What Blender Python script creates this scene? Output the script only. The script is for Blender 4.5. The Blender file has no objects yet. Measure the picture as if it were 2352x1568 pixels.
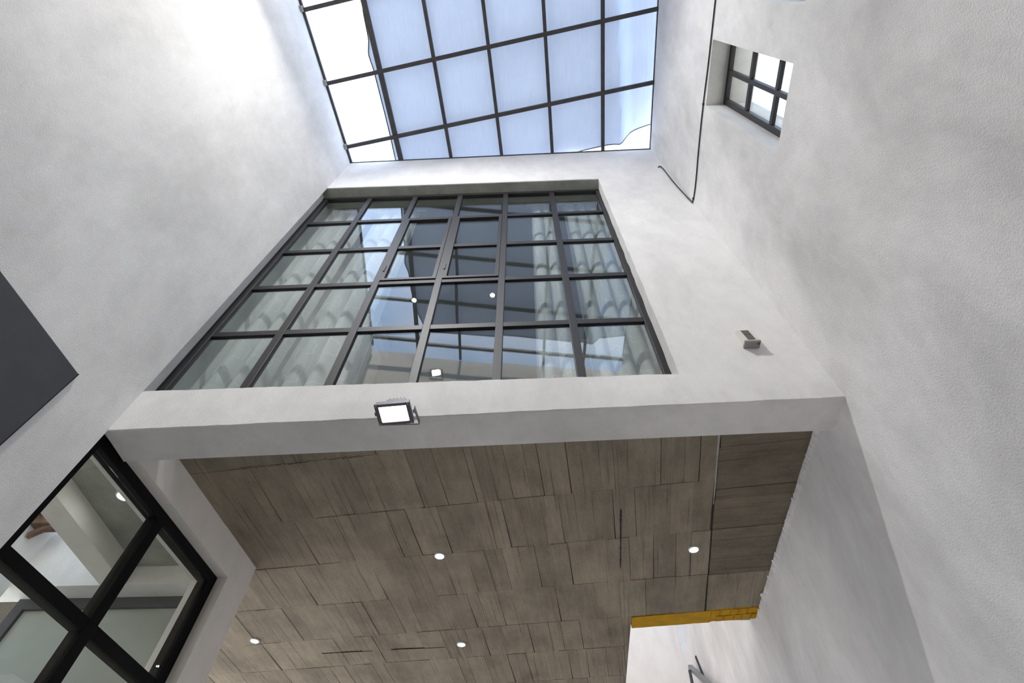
import bpy, bmesh, math, random
from math import sin, cos, radians as R, pi
from mathutils import Vector, Matrix, noise

random.seed(7)
C = bpy.context.scene.collection
sc = bpy.context.scene

# ------------------------------------------------------------------ camera
cam = bpy.data.cameras.new('camera'); camo = bpy.data.objects.new('camera', cam); C.objects.link(camo)
cam.sensor_width = 36.0; cam.lens = 36.0 * 1234.16 / 2352; cam.clip_start = 0.02; cam.clip_end = 500
pitch, roll, yaw = R(56.06), R(0.72), R(3.27)
c_, s_ = cos(pitch), sin(pitch)
fw, up, rt = Vector((0, c_, s_)), Vector((0, -s_, c_)), Vector((1, 0, 0))
rt, up = rt * cos(roll) + up * sin(roll), up * cos(roll) - rt * sin(roll)
mz = Matrix.Rotation(yaw, 3, 'Z'); rt, up, fw = mz @ rt, mz @ up, mz @ fw
camo.matrix_world = Matrix(((rt.x, up.x, -fw.x, 0), (rt.y, up.y, -fw.y, 0), (rt.z, up.z, -fw.z, 1.5), (0, 0, 0, 1)))
sc.camera = camo

# ------------------------------------------------------------------ view, world, sun
sc.view_settings.view_transform = 'Standard'; sc.view_settings.look = 'None'
sc.view_settings.exposure = 0.63; sc.view_settings.gamma = 1.0; sc.view_settings.use_curve_mapping = False
sc.cycles.max_bounces = 16; sc.cycles.diffuse_bounces = 8; sc.cycles.glossy_bounces = 6
sc.cycles.transparent_max_bounces = 24; sc.cycles.transmission_bounces = 8
sc.cycles.caustics_reflective = False; sc.cycles.caustics_refractive = False
sc.cycles.use_denoising = True

w = bpy.data.worlds.new('sky'); sc.world = w; w.use_nodes = True
nt = w.node_tree; nt.nodes.clear()
def N(nt, kind, **kw):
    n = nt.nodes.new(kind)
    for k, v in kw.items():
        if k == 'ins':
            for a, b in v.items(): n.inputs[a].default_value = b
        else: setattr(n, k, v)
    return n
tc = N(nt, 'ShaderNodeTexCoord')
mp = N(nt, 'ShaderNodeMapping', ins={'Scale': (1.0, 1.6, 2.2)})
cl = N(nt, 'ShaderNodeTexNoise', ins={'Scale': 1.7, 'Detail': 6.0, 'Roughness': 0.58})
cr = N(nt, 'ShaderNodeValToRGB'); cr.color_ramp.elements[0].position = 0.40; cr.color_ramp.elements[1].position = 0.72
mixs = N(nt, 'ShaderNodeMix', data_type='RGBA'); mixs.inputs[6].default_value = (0.36, 0.52, 0.82, 1); mixs.inputs[7].default_value = (0.92, 0.95, 1.0, 1)
bg = N(nt, 'ShaderNodeBackground', ins={'Strength': 2.8}); wo = N(nt, 'ShaderNodeOutputWorld')
nt.links.new(tc.outputs['Generated'], mp.inputs['Vector']); nt.links.new(mp.outputs[0], cl.inputs['Vector'])
nt.links.new(cl.outputs[0], cr.inputs[0]); nt.links.new(cr.outputs[0], mixs.inputs[0])
nt.links.new(mixs.outputs[2], bg.inputs[0]); nt.links.new(bg.outputs[0], wo.inputs[0])

sl = bpy.data.lights.new('sun', 'SUN'); sl.energy = 6.8; sl.color = (1.0, 0.90, 0.76); sl.angle = R(0.55)
so = bpy.data.objects.new('sun', sl); C.objects.link(so)
so.rotation_euler = Vector((-0.03, -0.50, -0.86)).to_track_quat('-Z', 'Y').to_euler()
so.location = (0, 8, 16)

FLOOD_W, REAR_FLOOD_W, SPOT_W = 3.0, 48.0, 2.0

# ------------------------------------------------------------------ materials
def mat(name):
    m = bpy.data.materials.new(name); m.use_nodes = True
    return m, m.node_tree, m.node_tree.nodes['Principled BSDF']

def coords(nt, scale=(1, 1, 1)):
    t = N(nt, 'ShaderNodeTexCoord'); g = N(nt, 'ShaderNodeMapping', ins={'Scale': scale})
    nt.links.new(t.outputs['Object'], g.inputs[0]); return g.outputs[0]

def ramp(nt, src, stops):
    r = N(nt, 'ShaderNodeValToRGB'); e = r.color_ramp.elements
    while len(e) < len(stops): e.new(0.5)
    for k, (p, c) in enumerate(stops): e[k].position = p; e[k].color = c + (1,) if len(c) == 3 else c
    nt.links.new(src, r.inputs[0]); return r.outputs[0]

def mul(nt, a, b, fac=1.0):
    m = N(nt, 'ShaderNodeMix', data_type='RGBA', blend_type='MULTIPLY'); m.inputs[0].default_value = fac
    nt.links.new(a, m.inputs[6]); nt.links.new(b, m.inputs[7]); return m.outputs[2]

def plaster(name, base, dark=0.86, bump=0.35, grain=95.0, dist=0.004, fade=None):
    m, nt, p = mat(name)
    v = coords(nt, (1, 1, 0.55)); v2 = coords(nt)
    n1 = N(nt, 'ShaderNodeTexNoise', ins={'Scale': 1.7, 'Detail': 7.0, 'Roughness': 0.66, 'Distortion': 0.35}); nt.links.new(v, n1.inputs['Vector'])
    n2 = N(nt, 'ShaderNodeTexNoise', ins={'Scale': 9.0, 'Detail': 5.0, 'Roughness': 0.7}); nt.links.new(v, n2.inputs['Vector'])
    a = ramp(nt, n1.outputs[0], [(0.30, (dark,) * 3), (0.46, (0.5 * dark + 0.5,) * 3), (0.60, (1, 1, 1))])
    b = ramp(nt, n2.outputs[0], [(0.30, (0.93,) * 3), (0.60, (1, 1, 1))])
    x = mul(nt, a, b)
    col = N(nt, 'ShaderNodeRGB'); col.outputs[0].default_value = base + (1,)
    nt.links.new(mul(nt, col.outputs[0], x), p.inputs['Base Color'])
    p.inputs['Roughness'].default_value = 0.92; p.inputs['Specular IOR Level'].default_value = 0.15
    g1 = N(nt, 'ShaderNodeTexNoise', ins={'Scale': grain, 'Detail': 3.0, 'Roughness': 0.6}); nt.links.new(v2, g1.inputs['Vector'])
    g2 = N(nt, 'ShaderNodeTexNoise', ins={'Scale': 11.0, 'Detail': 3.0}); nt.links.new(v2, g2.inputs['Vector'])
    r1 = ramp(nt, g1.outputs[0], [(0.38, (0, 0, 0)), (0.56, (1, 1, 1))])
    ad = N(nt, 'ShaderNodeMath', operation='MULTIPLY_ADD'); ad.inputs[1].default_value = 3.0
    nt.links.new(g2.outputs[0], ad.inputs[0]); nt.links.new(r1, ad.inputs[2])
    bp = N(nt, 'ShaderNodeBump', ins={'Strength': bump, 'Distance': dist}); nt.links.new(ad.outputs[0], bp.inputs['Height'])
    if fade:             # rough coat trowelled smooth past this line
        sx = N(nt, 'ShaderNodeSeparateXYZ'); nt.links.new(v2, sx.inputs[0])
        mr = N(nt, 'ShaderNodeMapRange', ins={'From Min': fade[0], 'From Max': fade[1], 'To Min': bump, 'To Max': 0.05}); nt.links.new(sx.outputs[1], mr.inputs[0]); nt.links.new(mr.outputs[0], bp.inputs['Strength'])
    nt.links.new(bp.outputs[0], p.inputs['Normal'])
    return m

def concrete(name, base, var=0.75, per_object=True, streak=(9, 1.3, 5), rot=0.0):
    m, nt, p = mat(name)
    v2 = coords(nt); mr = N(nt, 'ShaderNodeMapping', ins={'Rotation': (0, 0, rot)}); ms = N(nt, 'ShaderNodeMapping', ins={'Scale': streak})
    nt.links.new(v2, mr.inputs[0]); nt.links.new(mr.outputs[0], ms.inputs[0]); v = ms.outputs[0]
    ml = N(nt, 'ShaderNodeMapping', ins={'Scale': tuple(q * 5.5 if q > 8 else 1.0 for q in streak)}); nt.links.new(mr.outputs[0], ml.inputs[0])
    n1 = N(nt, 'ShaderNodeTexNoise', ins={'Scale': 3.0, 'Detail': 7.0, 'Roughness': 0.72}); nt.links.new(v, n1.inputs['Vector'])
    n2 = N(nt, 'ShaderNodeTexNoise', ins={'Scale': 3.6, 'Detail': 6.0, 'Roughness': 0.65}); nt.links.new(v2, n2.inputs['Vector'])
    n3 = N(nt, 'ShaderNodeTexNoise', ins={'Scale': 210.0, 'Detail': 2.0}); nt.links.new(v2, n3.inputs['Vector'])
    a = ramp(nt, n1.outputs[0], [(0.28, (var,) * 3), (0.62, (1.06,) * 3)])
    b = ramp(nt, n2.outputs[0], [(0.30, (var - 0.05,) * 3), (0.58, (1, 1, 1))])
    d = ramp(nt, n3.outputs[0], [(0.33, (0.82,) * 3), (0.50, (1, 1, 1))])
    col = N(nt, 'ShaderNodeRGB'); col.outputs[0].default_value = base + (1,)
    x = mul(nt, mul(nt, mul(nt, col.outputs[0], a), b), d)
    if per_object:
        n4 = N(nt, 'ShaderNodeTexNoise', ins={'Scale': 1.6, 'Detail': 2.0, 'Roughness': 0.5}); nt.links.new(ml.outputs[0], n4.inputs['Vector'])
        x = mul(nt, x, ramp(nt, n4.outputs[0], [(0.31, (0.70,) * 3), (0.38, (1, 1, 1))]))
    if per_object:
        oi = N(nt, 'ShaderNodeObjectInfo')
        x = mul(nt, x, ramp(nt, oi.outputs['Random'], [(0.0, (0.86, 0.85, 0.84)), (1.0, (1.08, 1.07, 1.05))]))
    nt.links.new(x, p.inputs['Base Color']); p.inputs['Roughness'].default_value = 0.88; p.inputs['Specular IOR Level'].default_value = 0.2
    bp = N(nt, 'ShaderNodeBump', ins={'Strength': 0.35, 'Distance': 0.004}); nt.links.new(n3.outputs[0], bp.inputs['Height']); nt.links.new(bp.outputs[0], p.inputs['Normal'])
    return m

def plain(name, col, rough=0.5, metal=0.0, spec=0.5, var=0.0):
    m, nt, p = mat(name)
    p.inputs['Roughness'].default_value = rough; p.inputs['Metallic'].default_value = metal; p.inputs['Specular IOR Level'].default_value = spec
    n = N(nt, 'ShaderNodeTexNoise', ins={'Scale': 14.0, 'Detail': 4.0}); nt.links.new(coords(nt), n.inputs['Vector'])
    k = 1 - max(var, 0.04)
    r = ramp(nt, n.outputs[0], [(0.3, tuple(x * k for x in col)), (0.65, col)])
    nt.links.new(r, p.inputs['Base Color']); return m

def emit(name, col, strength):
    m = bpy.data.materials.new(name); m.use_nodes = True; nt = m.node_tree; nt.nodes.clear()
    e = N(nt, 'ShaderNodeEmission', ins={'Strength': strength}); e.inputs[0].default_value = col + (1,)
    o = N(nt, 'ShaderNodeOutputMaterial'); nt.links.new(e.outputs[0], o.inputs[0]); return m

def glass(name, tint=(0.94, 0.97, 0.96)):
    m = bpy.data.materials.new(name); m.use_nodes = True; nt = m.node_tree; nt.nodes.clear()
    ge = N(nt, 'ShaderNodeNewGeometry')
    io = N(nt, 'ShaderNodeMapRange', ins={'To Min': 1.52, 'To Max': 1 / 1.52}); nt.links.new(ge.outputs['Backfacing'], io.inputs['Value'])
    fr = N(nt, 'ShaderNodeFresnel'); nt.links.new(io.outputs[0], fr.inputs['IOR'])
    tr = N(nt, 'ShaderNodeBsdfTransparent'); tr.inputs[0].default_value = tint + (1,)
    gl = N(nt, 'ShaderNodeBsdfGlossy', ins={'Roughness': 0.0})
    mx = N(nt, 'ShaderNodeMixShader'); o = N(nt, 'ShaderNodeOutputMaterial')
    nt.links.new(fr.outputs[0], mx.inputs[0]); nt.links.new(tr.outputs[0], mx.inputs[1]); nt.links.new(gl.outputs[0], mx.inputs[2])
    nt.links.new(mx.outputs[0], o.inputs[0]); return m

def cloth(name, col, transl, pattern=None):
    m = bpy.data.materials.new(name); m.use_nodes = True; nt = m.node_tree; nt.nodes.clear()
    v = coords(nt, (1, 1, 1))
    n1 = N(nt, 'ShaderNodeTexNoise', ins={'Scale': 1.6, 'Detail': 8.0, 'Roughness': 0.7}); nt.links.new(v, n1.inputs['Vector'])
    v2 = coords(nt, (60, 2.2, 2)); n2 = N(nt, 'ShaderNodeTexNoise', ins={'Scale': 2.0, 'Detail': 3.0}); nt.links.new(v2, n2.inputs['Vector'])
    a = ramp(nt, n1.outputs[0], [(0.30, (0.90, 0.90, 0.91)), (0.62, (1, 1, 1))])
    b = ramp(nt, n2.outputs[0], [(0.30, (0.93, 0.93, 0.94)), (0.65, (1, 1, 1))])
    cc = N(nt, 'ShaderNodeRGB'); cc.outputs[0].default_value = col + (1,)
    x = mul(nt, cc.outputs[0], mul(nt, a, b))
    d = N(nt, 'ShaderNodeBsdfDiffuse'); t = N(nt, 'ShaderNodeBsdfTranslucent'); mx = N(nt, 'ShaderNodeMixShader', ins={0: transl})
    o = N(nt, 'ShaderNodeOutputMaterial')
    nt.links.new(x, d.inputs[0]); nt.links.new(x, t.inputs[0]); nt.links.new(d.outputs[0], mx.inputs[1]); nt.links.new(t.outputs[0], mx.inputs[2])
    if pattern:            # sheer net: an ogee trellis woven denser than the ground
        uv = N(nt, 'ShaderNodeUVMap'); sp = N(nt, 'ShaderNodeSeparateXYZ'); nt.links.new(uv.outputs[0], sp.inputs[0])
        def M(op, a, b=None, c=None):
            q = N(nt, 'ShaderNodeMath', operation=op)
            for k, z in enumerate((a, b, c)):
                if z is None: continue
                if isinstance(z, (int, float)): q.inputs[k].default_value = z
                else: nt.links.new(z, q.inputs[k])
            return q.outputs[0]
        u = M('MULTIPLY', sp.outputs[0], 2 * pi / 0.20); vv = M('MULTIPLY', sp.outputs[1], 2 * pi / 0.26)
        f = M('ADD', M('COSINE', u), M('COSINE', vv))
        f = M('ADD', f, M('MULTIPLY', M('COSINE', M('MULTIPLY', u, 3.0)), 0.30)); f = M('ADD', f, M('MULTIPLY', M('COSINE', M('MULTIPLY', vv, 3.0)), -0.30))
        line = M('LESS_THAN', M('ABSOLUTE', f), 0.085)
        fac = M('MULTIPLY_ADD', line, 0.20, 0.62)
        tp = N(nt, 'ShaderNodeBsdfTransparent'); m2 = N(nt, 'ShaderNodeMixShader')
        nt.links.new(fac, m2.inputs[0]); nt.links.new(tp.outputs[0], m2.inputs[1]); nt.links.new(mx.outputs[0], m2.inputs[2])
        nt.links.new(m2.outputs[0], o.inputs[0])
    else: nt.links.new(mx.outputs[0], o.inputs[0])
    return m

M_WALL = plaster('white_plaster', (0.83, 0.815, 0.795), 0.80, 0.28, 170.0, 0.0025)
M_WALLR = plaster('rough_white_plaster', (0.77, 0.755, 0.74), 0.73, 0.42, 165.0, 0.0032, (1.5, 1.95))
M_SMOOTH = plaster('smooth_white_paint', (0.85, 0.815, 0.775), 0.95, 0.08)
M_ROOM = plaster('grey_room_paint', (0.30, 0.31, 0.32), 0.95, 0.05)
M_CONC = concrete('board_marked_concrete', (0.325, 0.280, 0.216), rot=R(6.03))
M_CONC2 = concrete('board_marked_concrete_cross', (0.235, 0.200, 0.152), streak=(1.3, 9, 5), rot=R(6.03))
M_JOINT = concrete('dark_joint_concrete', (0.10, 0.085, 0.068), per_object=False)
M_LINT = concrete('grey_lintel_concrete', (0.40, 0.41, 0.37), 0.8, False, (2, 2, 2))
M_STEEL = plain('charcoal_steel', (0.020, 0.0185, 0.019), 0.5, 0.0, 0.4, 0.15)
M_STEEL_SHADE = plain('shaded_steel', (0.006, 0.006, 0.0065), 0.6, 0.0, 0.12)  # near black: the low exposure is put into the side window's colour
M_BAR = plain('dark_skylight_steel', (0.062, 0.057, 0.058), 0.55, 0.0, 0.4, 0.3)
M_PANEL = plain('dark_grey_panel', (0.072, 0.074, 0.082), 0.6, 0.0, 0.3, 0.10)
M_YELLOW = plain('yellow_paint', (0.56, 0.30, 0.0), 0.7, 0.0, 0.3, 0.25)
M_FLOOR = concrete('pale_floor_tile', (0.48, 0.455, 0.42), 0.92, False, (1, 1, 1))
M_GLASS = glass('window_glass')
M_SHADE = cloth('shade_cloth_fabric', (0.53, 0.635, 0.82), 0.100)
M_HEM = plain('shade_hem', (0.10, 0.11, 0.10), 0.8)
M_CURT = cloth('sheer_curtain', (0.90, 0.92, 0.92), 0.35, True)
M_LED = emit('led_lens', (1.0, 0.97, 0.93), 40.0)
M_TRIM = plain('white_trim_ring', (0.80, 0.80, 0.80), 0.4)
M_WHITEP = plain('cream_plastic', (0.70, 0.67, 0.60), 0.45)
M_GREYP = plain('grey_plastic', (0.30, 0.29, 0.29), 0.5)
M_OLIVE = plain('dark_olive_cell', (0.075, 0.075, 0.055), 0.25)
M_CABLE = plain('black_cable', (0.02, 0.02, 0.02), 0.6)
M_FLOODH = plain('dark_cast_aluminium', (0.13, 0.125, 0.14), 0.45, 0.3, 0.5, 0.2)
M_REFL = plain('reflector', (0.85, 0.85, 0.80), 0.3, 0.2)
M_WOOD = plain('weathered_brown_wood', (0.24, 0.15, 0.11), 0.8, 0.0, 0.2, 0.45)
M_FROST = plain('frosted_green_glass', (0.40, 0.43, 0.39), 0.25, 0.0, 0.5)
M_RAIL = plain('grey_rail_steel', (0.20, 0.20, 0.20), 0.4, 0.4, 0.5)
M_GROUND = concrete('pale_paving', (0.62, 0.58, 0.52), 0.85, False, (1, 1, 1))

# ------------------------------------------------------------------ helpers
ORIGIN = (0, 0, 0)
def obj(name, bm, m, parent=None, smooth=False, normals=True):
    if normals: bmesh.ops.recalc_face_normals(bm, faces=bm.faces)
    if parent is not None and parent.type == 'EMPTY' or (parent is not None and parent.location.length > 0):
        bmesh.ops.translate(bm, verts=bm.verts, vec=-Vector(world_loc(parent)))
    me = bpy.data.meshes.new(name); bm.to_mesh(me); bm.free()
    if smooth:
        for p in me.polygons: p.use_smooth = True
    me.materials.append(m)
    o = bpy.data.objects.new(name, me); C.objects.link(o)
    if parent is not None: o.parent = parent
    return o
def world_loc(o):
    v = Vector(o.location)
    while o.parent is not None: o = o.parent; v += o.location
    return v
def tag(o, label, cat, group=None, kind=None):
    o['label'] = label; o['category'] = cat
    if group: o['group'] = group
    if kind: o['kind'] = kind
    return o
def thing(name, loc, label, cat, group=None, kind=None):
    o = bpy.data.objects.new(name, None); C.objects.link(o); o.location = loc; o.empty_display_size = 0.1
    return tag(o, label, cat, group, kind)
def struct(name, bm, m, label, cat, **kw):
    return tag(obj(name, bm, m, **kw), label, cat, kind='structure')

ID = lambda x, y, z: Vector((x, y, z))
LU = Vector((cos(R(83.89)), sin(R(83.89)), 0)); LO = Vector((-LU.y, LU.x, 0)); L0 = Vector((-1.727, 1.443, 0))
TL = lambda a, b, z: L0 + LU * a + LO * b + Vector((0, 0, z))          # along left wall, into it, up
RU = Vector((cos(R(87.78)), sin(R(87.78)), 0)); RO = Vector((RU.y, -RU.x, 0)); R0 = Vector((1.256, 1.443, 0))
TR = lambda a, b, z: R0 + RU * a + RO * b + Vector((0, 0, z))          # along right wall, into it, up
E1 = Vector((cos(R(-6.03)), sin(R(-6.03)), 0)); E2 = Vector((-E1.y, E1.x, 0))
TG = lambda s, t, z: E1 * s + E2 * t + Vector((0, 0, z))               # slab formwork grid
def ra(y): return (y - 1.443) / RU.y                                    # world y -> along right wall
def la(y): return (y - 1.443) / LU.y

def bx(bm, T, x, y, z, bev=0.0):
    vs = [bm.verts.new(T(a, b, c)) for a in x for b in y for c in z]
    f = [(0, 1, 3, 2), (4, 6, 7, 5), (0, 4, 5, 1), (2, 3, 7, 6), (0, 2, 6, 4), (1, 5, 7, 3)]
    fs = [bm.faces.new([vs[i] for i in q]) for q in f]
    if bev > 0:
        es = list({e for q in fs for e in q.edges})
        bmesh.ops.bevel(bm, geom=es, offset=bev, segments=2, affect='EDGES', profile=0.5)
    return vs
def box(T, x, y, z, bev=0.0):
    bm = bmesh.new(); bx(bm, T, x, y, z, bev); return bm
def bar(bm, p, q, wd, ht, upv=Vector((0, 0, 1))):
    p, q = Vector(p), Vector(q); d = (q - p).normalized(); s = d.cross(upv).normalized(); u = s.cross(d)
    vs = []
    for e in (p, q):
        for a, b in ((-1, -1), (1, -1), (1, 1), (-1, 1)): vs.append(bm.verts.new(e + s * a * wd / 2 + u * b * ht / 2))
    for k in range(4): bm.faces.new([vs[k], vs[(k + 1) % 4], vs[4 + (k + 1) % 4], vs[4 + k]])
    bm.faces.new(vs[0:4][::-1]); bm.faces.new(vs[4:8])
def tube(pts, r, n=8):
    bm = bmesh.new(); pts = [Vector(p) for p in pts]; rings = []
    for i, p in enumerate(pts):
        d = (pts[min(i + 1, len(pts) - 1)] - pts[max(i - 1, 0)]).normalized()
        a = Vector((0.31, 0.17, 0.93)); s = d.cross(a).normalized(); u = s.cross(d)
        rings.append([bm.verts.new(p + (s * cos(2 * pi * k / n) + u * sin(2 * pi * k / n)) * r) for k in range(n)])
    for A, B in zip(rings, rings[1:]):
        for k in range(n): bm.faces.new([A[k], A[(k + 1) % n], B[(k + 1) % n], B[k]])
    bm.faces.new(rings[0][::-1]); bm.faces.new(rings[-1]); return bm
def lathe(prof, c, n=32):
    bm = bmesh.new(); rings = [[bm.verts.new((c[0] + r * cos(2 * pi * k / n), c[1] + r * sin(2 * pi * k / n), c[2] + z)) for k in range(n)] for r, z in prof]
    for A, B in zip(rings, rings[1:]):
        for k in range(n): bm.faces.new([A[k], A[(k + 1) % n], B[(k + 1) % n], B[k]])
    return bm, rings
def wob(x, s, amp): return (noise.noise(Vector((x * 9.0, s, 0.3))) + 0.6 * noise.noise(Vector((x * 31.0, s, 4.1)))) * amp

TOP = 6.945
# ------------------------------------------------------------------ room shell
struct('floor', box(ID, (-3.6, 1.75), (-1.4, 5.95), (-0.12, 0.0)), M_FLOOR, 'pale tiled floor at the foot of the light well', 'floor')
struct('bounce_roof', box(ID, (1.62, 9.0), (-6, 2.9), (3.7, 4.11)), M_GROUND, 'added unseen pale roof slab bouncing sun up into the small windows', 'roof')  # added out of view to bounce sunlight onto the window heads
struct('ground', box(ID, (-40, 40), (-40, 40), (-0.32, -0.14)), M_GROUND, 'pale paved ground around the building', 'ground')

# left wall of the well: full height up to the front wall
bm = box(TL, (la(-1.3), 0.0), (0.0, 0.22), (0.0, TOP))
wl = struct('wall_left', bm, M_WALL, 'tall mottled white plaster wall left of the light well', 'wall')
bm = box(TL, (0.0, la(3.3)), (0.060, 0.22), (3.345, 6.17)); bx(bm, TL, (0.0, la(3.3)), (0.0, 0.22), (6.172, TOP)); obj('upper_room_side', bm, M_WALL, wl)
# stretch of left wall under the balcony: header over the side window and pier beyond it
bm = bmesh.new()
bx(bm, TL, (0.0, 1.262), (0.0, 0.20), (3.128, 3.34)); obj('header', bm, M_SMOOTH, wl)
bm = bmesh.new()
bx(bm, TL, (1.074, 1.262), (0.0, 0.20), (0.0, 3.128)); obj('pier', bm, M_SMOOTH, wl)

# right wall with two deep window openings in the well and one in the stairwell
WY = [(-0.62, -0.238 + 0.381), (0.366, 0.752), (5.27, 5.62)]
WZ = (4.175, 5.35)
WT = 0.30
YS = 1.452
def wall_run(bm, y0, y1, wins, door=None):  # door: optional added opening that lets daylight in
    ys = sorted([y0, y1] + [y for p in wins for y in p])
    if door is None: bx(bm, TR, (ra(y0), ra(y1)), (0, WT), (0.0, WZ[0]))
    else:
        bx(bm, TR, (ra(y0), ra(door[0])), (0, WT), (0.0, WZ[0])); bx(bm, TR, (ra(door[1]), ra(y1)), (0, WT), (0.0, WZ[0])); bx(bm, TR, (ra(door[0]), ra(door[1])), (0, WT), (door[2], WZ[0]))
    bx(bm, TR, (ra(y0), ra(y1)), (0, WT), (WZ[1], TOP))
    for k in range(0, len(ys), 2): bx(bm, TR, (ra(ys[k]), ra(ys[k + 1])), (0, WT), WZ)
bm = bmesh.new(); wall_run(bm, -1.5, YS, WY[:2])
wr = struct('wall_right', bm, M_WALLR, 'tall rough-cast white plaster wall right of the light well', 'wall')
bm = bmesh.new(); wall_run(bm, YS, 5.95, WY[2:], (4.0, 4.8, 1.7)); obj('smooth_coat', bm, M_WALLR, wr)  # low unseen opening added so daylight reaches under the balcony
# ragged edge where the right wall's plaster meets the concrete ceiling
bm = bmesh.new(); n = 320; top = []; bot = []
for i in range(n + 1):
    a = ra(1.62) + (ra(3.3) - ra(1.62)) * i / n
    zt = 3.284 + 0.012 * noise.noise(Vector((a * 7, 0, 0))) + 0.020 * noise.noise(Vector((a * 31, 3, 0))) + 0.006 * noise.noise(Vector((a * 90, 8, 0))) + (0.012 if noise.noise(Vector((a * 15, 9, 2))) > 0.30 else 0)
    off = -0.006 - 0.012 * noise.noise(Vector((a * 24, 5, 1))) - 0.006 * noise.noise(Vector((a * 70, 2, 1))) - 0.012 * max(0, noise.noise(Vector((a * 6, 1, 7))))
    top.append((bm.verts.new(TR(a, off, min(zt, 3.2995))), bm.verts.new(TR(a, 0.01, min(zt, 3.2995))))); bot.append(bm.verts.new(TR(a, 0.0005, 3.252 + 0.012 * noise.noise(Vector((a * 40, 6, 2))))))
for i in range(n):
    bm.faces.new([bot[i], bot[i + 1], top[i + 1][0], top[i][0]]); bm.faces.new([top[i][0], top[i + 1][0], top[i + 1][1], top[i][1]])
obj('plaster_edge', bm, M_WALLR, wr)

# front wall above the balcony opening: spandrel, right pier, top band, window opening between
def zs(x): return 3.100 + (3.166 - 3.100) * (x + 1.727) / 2.983         # slightly sagging soffit
def zl(x): return 6.165 + (6.087 - 6.165) * (x + 1.765) / 2.40          # underside of the lintel
FY0, FY1 = 1.443, 1.628
bm = bmesh.new(); n = 160; rows = []
for i in range(n + 1):
    x = -1.745 + (1.275 + 1.745) * i / n; z0 = zs(x); zt = 3.353 + wob(x, 2.0, 0.004)
    e = wob(x, 7.7, 0.0035)
    pr = [(FY0, zt), (FY0 - 0.0015 + 0.0, (zt + z0) / 2), (FY0, z0 + 0.004 + e), (FY0 + 0.004, z0 + e * 0.5), (FY1 - 0.003, z0 + 0.004), (FY1, z0 + 0.008), (FY1, zt)]
    rows.append([bm.verts.new((x, y, z)) for y, z in pr])
for A, B in zip(rows, rows[1:]):
    for k in range(7): bm.faces.new([A[k], A[(k + 1) % 7], B[(k + 1) % 7], B[k]])
bm.faces.new(rows[0]); bm.faces.new(rows[-1][::-1])
wf = struct('wall_front', bm, M_WALL, 'white plaster wall above the balcony opening, holding the big gridded window', 'wall')
bm = bmesh.new(); n = 60; rows = []
for i in range(n + 1):                                                   # right pier with a slightly wavy arris
    z = 3.35 + (6.10 - 3.35) * i / n; xa = 0.645 + (0.638 - 0.645) * i / n + wob(z, 3.3, 0.004)
    rows.append([bm.verts.new(p) for p in ((xa, FY0, z), (xa + 0.004, FY0 + 0.087, z), (xa + 0.012, FY1, z), (1.28, FY1, z), (1.28, FY0, z))])
for A, B in zip(rows, rows[1:]):
    for k in range(5): bm.faces.new([A[k], A[(k + 1) % 5], B[(k + 1) % 5], B[k]])
bm.faces.new(rows[0]); bm.faces.new(rows[-1][::-1])
obj('pier', bm, M_WALL, wf)
bm = bmesh.new(); n = 90; rows = []
for i in range(n + 1):
    x = -1.78 + (1.28 + 1.78) * i / n; zb = (zl(x) + 0.010 + wob(x, 5.0, 0.004)) if x < 0.66 else 6.10
    rows.append([bm.verts.new(p) for p in ((x, FY0, zb), (x, FY1, zb), (x, FY1, TOP), (x, FY0, TOP))])
for A, B in zip(rows, rows[1:]):
    for k in range(4): bm.faces.new([A[k], A[(k + 1) % 4], B[(k + 1) % 4], B[k]])
bm.faces.new(rows[0]); bm.faces.new(rows[-1][::-1])
obj('top_band', bm, M_WALL, wf)
bm = bmesh.new(); rows = []
for i in range(61):
    x = -1.78 + (0.640 + 1.78) * i / 60; z = zl(x)
    rows.append([bm.verts.new(p) for p in ((x, FY0 + 0.001, z + 0.004 + wob(x, 1.0, 0.002)), (x, FY0 + 0.005, z), (x, FY1, z), (x, FY1, z + 0.03), (x, FY0 + 0.001, z + 0.03))])
for A, B in zip(rows, rows[1:]):
    for k in range(5): bm.faces.new([A[k], A[(k + 1) % 5], B[(k + 1) % 5], B[k]])
bm.faces.new(rows[0]); bm.faces.new(rows[-1][::-1])
o = obj('lintel', bm, M_LINT, wf); o['label'] = 'bare grey-green concrete lintel soffit over the big window'

# rear wall (seen only as a reflection) with a doorway to daylight
def ry(x): return -0.92 - 0.155 * x
TB = lambda x, b, z: Vector((x, ry(x) - b, z))
bm = bmesh.new()
bx(bm, TB, (-2.1, 1.35), (0, 0.2), (0, TOP))
struct('wall_rear', bm, M_WALL, 'white plaster wall behind the viewer, mirrored in the big window', 'wall')

# upper room behind the big window
bm = bmesh.new()
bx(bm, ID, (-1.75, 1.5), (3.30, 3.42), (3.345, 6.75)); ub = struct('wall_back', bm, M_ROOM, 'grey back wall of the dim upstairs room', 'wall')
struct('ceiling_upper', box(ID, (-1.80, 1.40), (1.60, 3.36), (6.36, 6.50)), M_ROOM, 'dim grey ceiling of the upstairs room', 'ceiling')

# lower back wall / stairwell walls
bm = bmesh.new(); bx(bm, ID, (-3.6, 1.72), (5.68, 5.9), (0, TOP)); struct('wall_far', bm, M_SMOOTH, 'white far wall of the stairwell and lower room', 'wall')
bm = bmesh.new(); bx(bm, ID, (-0.80, -0.62), (3.55, 5.68), (3.345, TOP)); bx(bm, ID, (-0.62, 0.56), (3.58, 5.68), (3.345, 3.352)); bx(bm, TG, (-1.1, 0.99), (3.31, 3.442), (3.345, TOP)); struct('wall_stair', bm, M_SMOOTH, 'white inner wall of the stairwell above the slab', 'wall')  # stairwell widened and pale landing sheet added, unseen, to brighten the far wall

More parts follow.
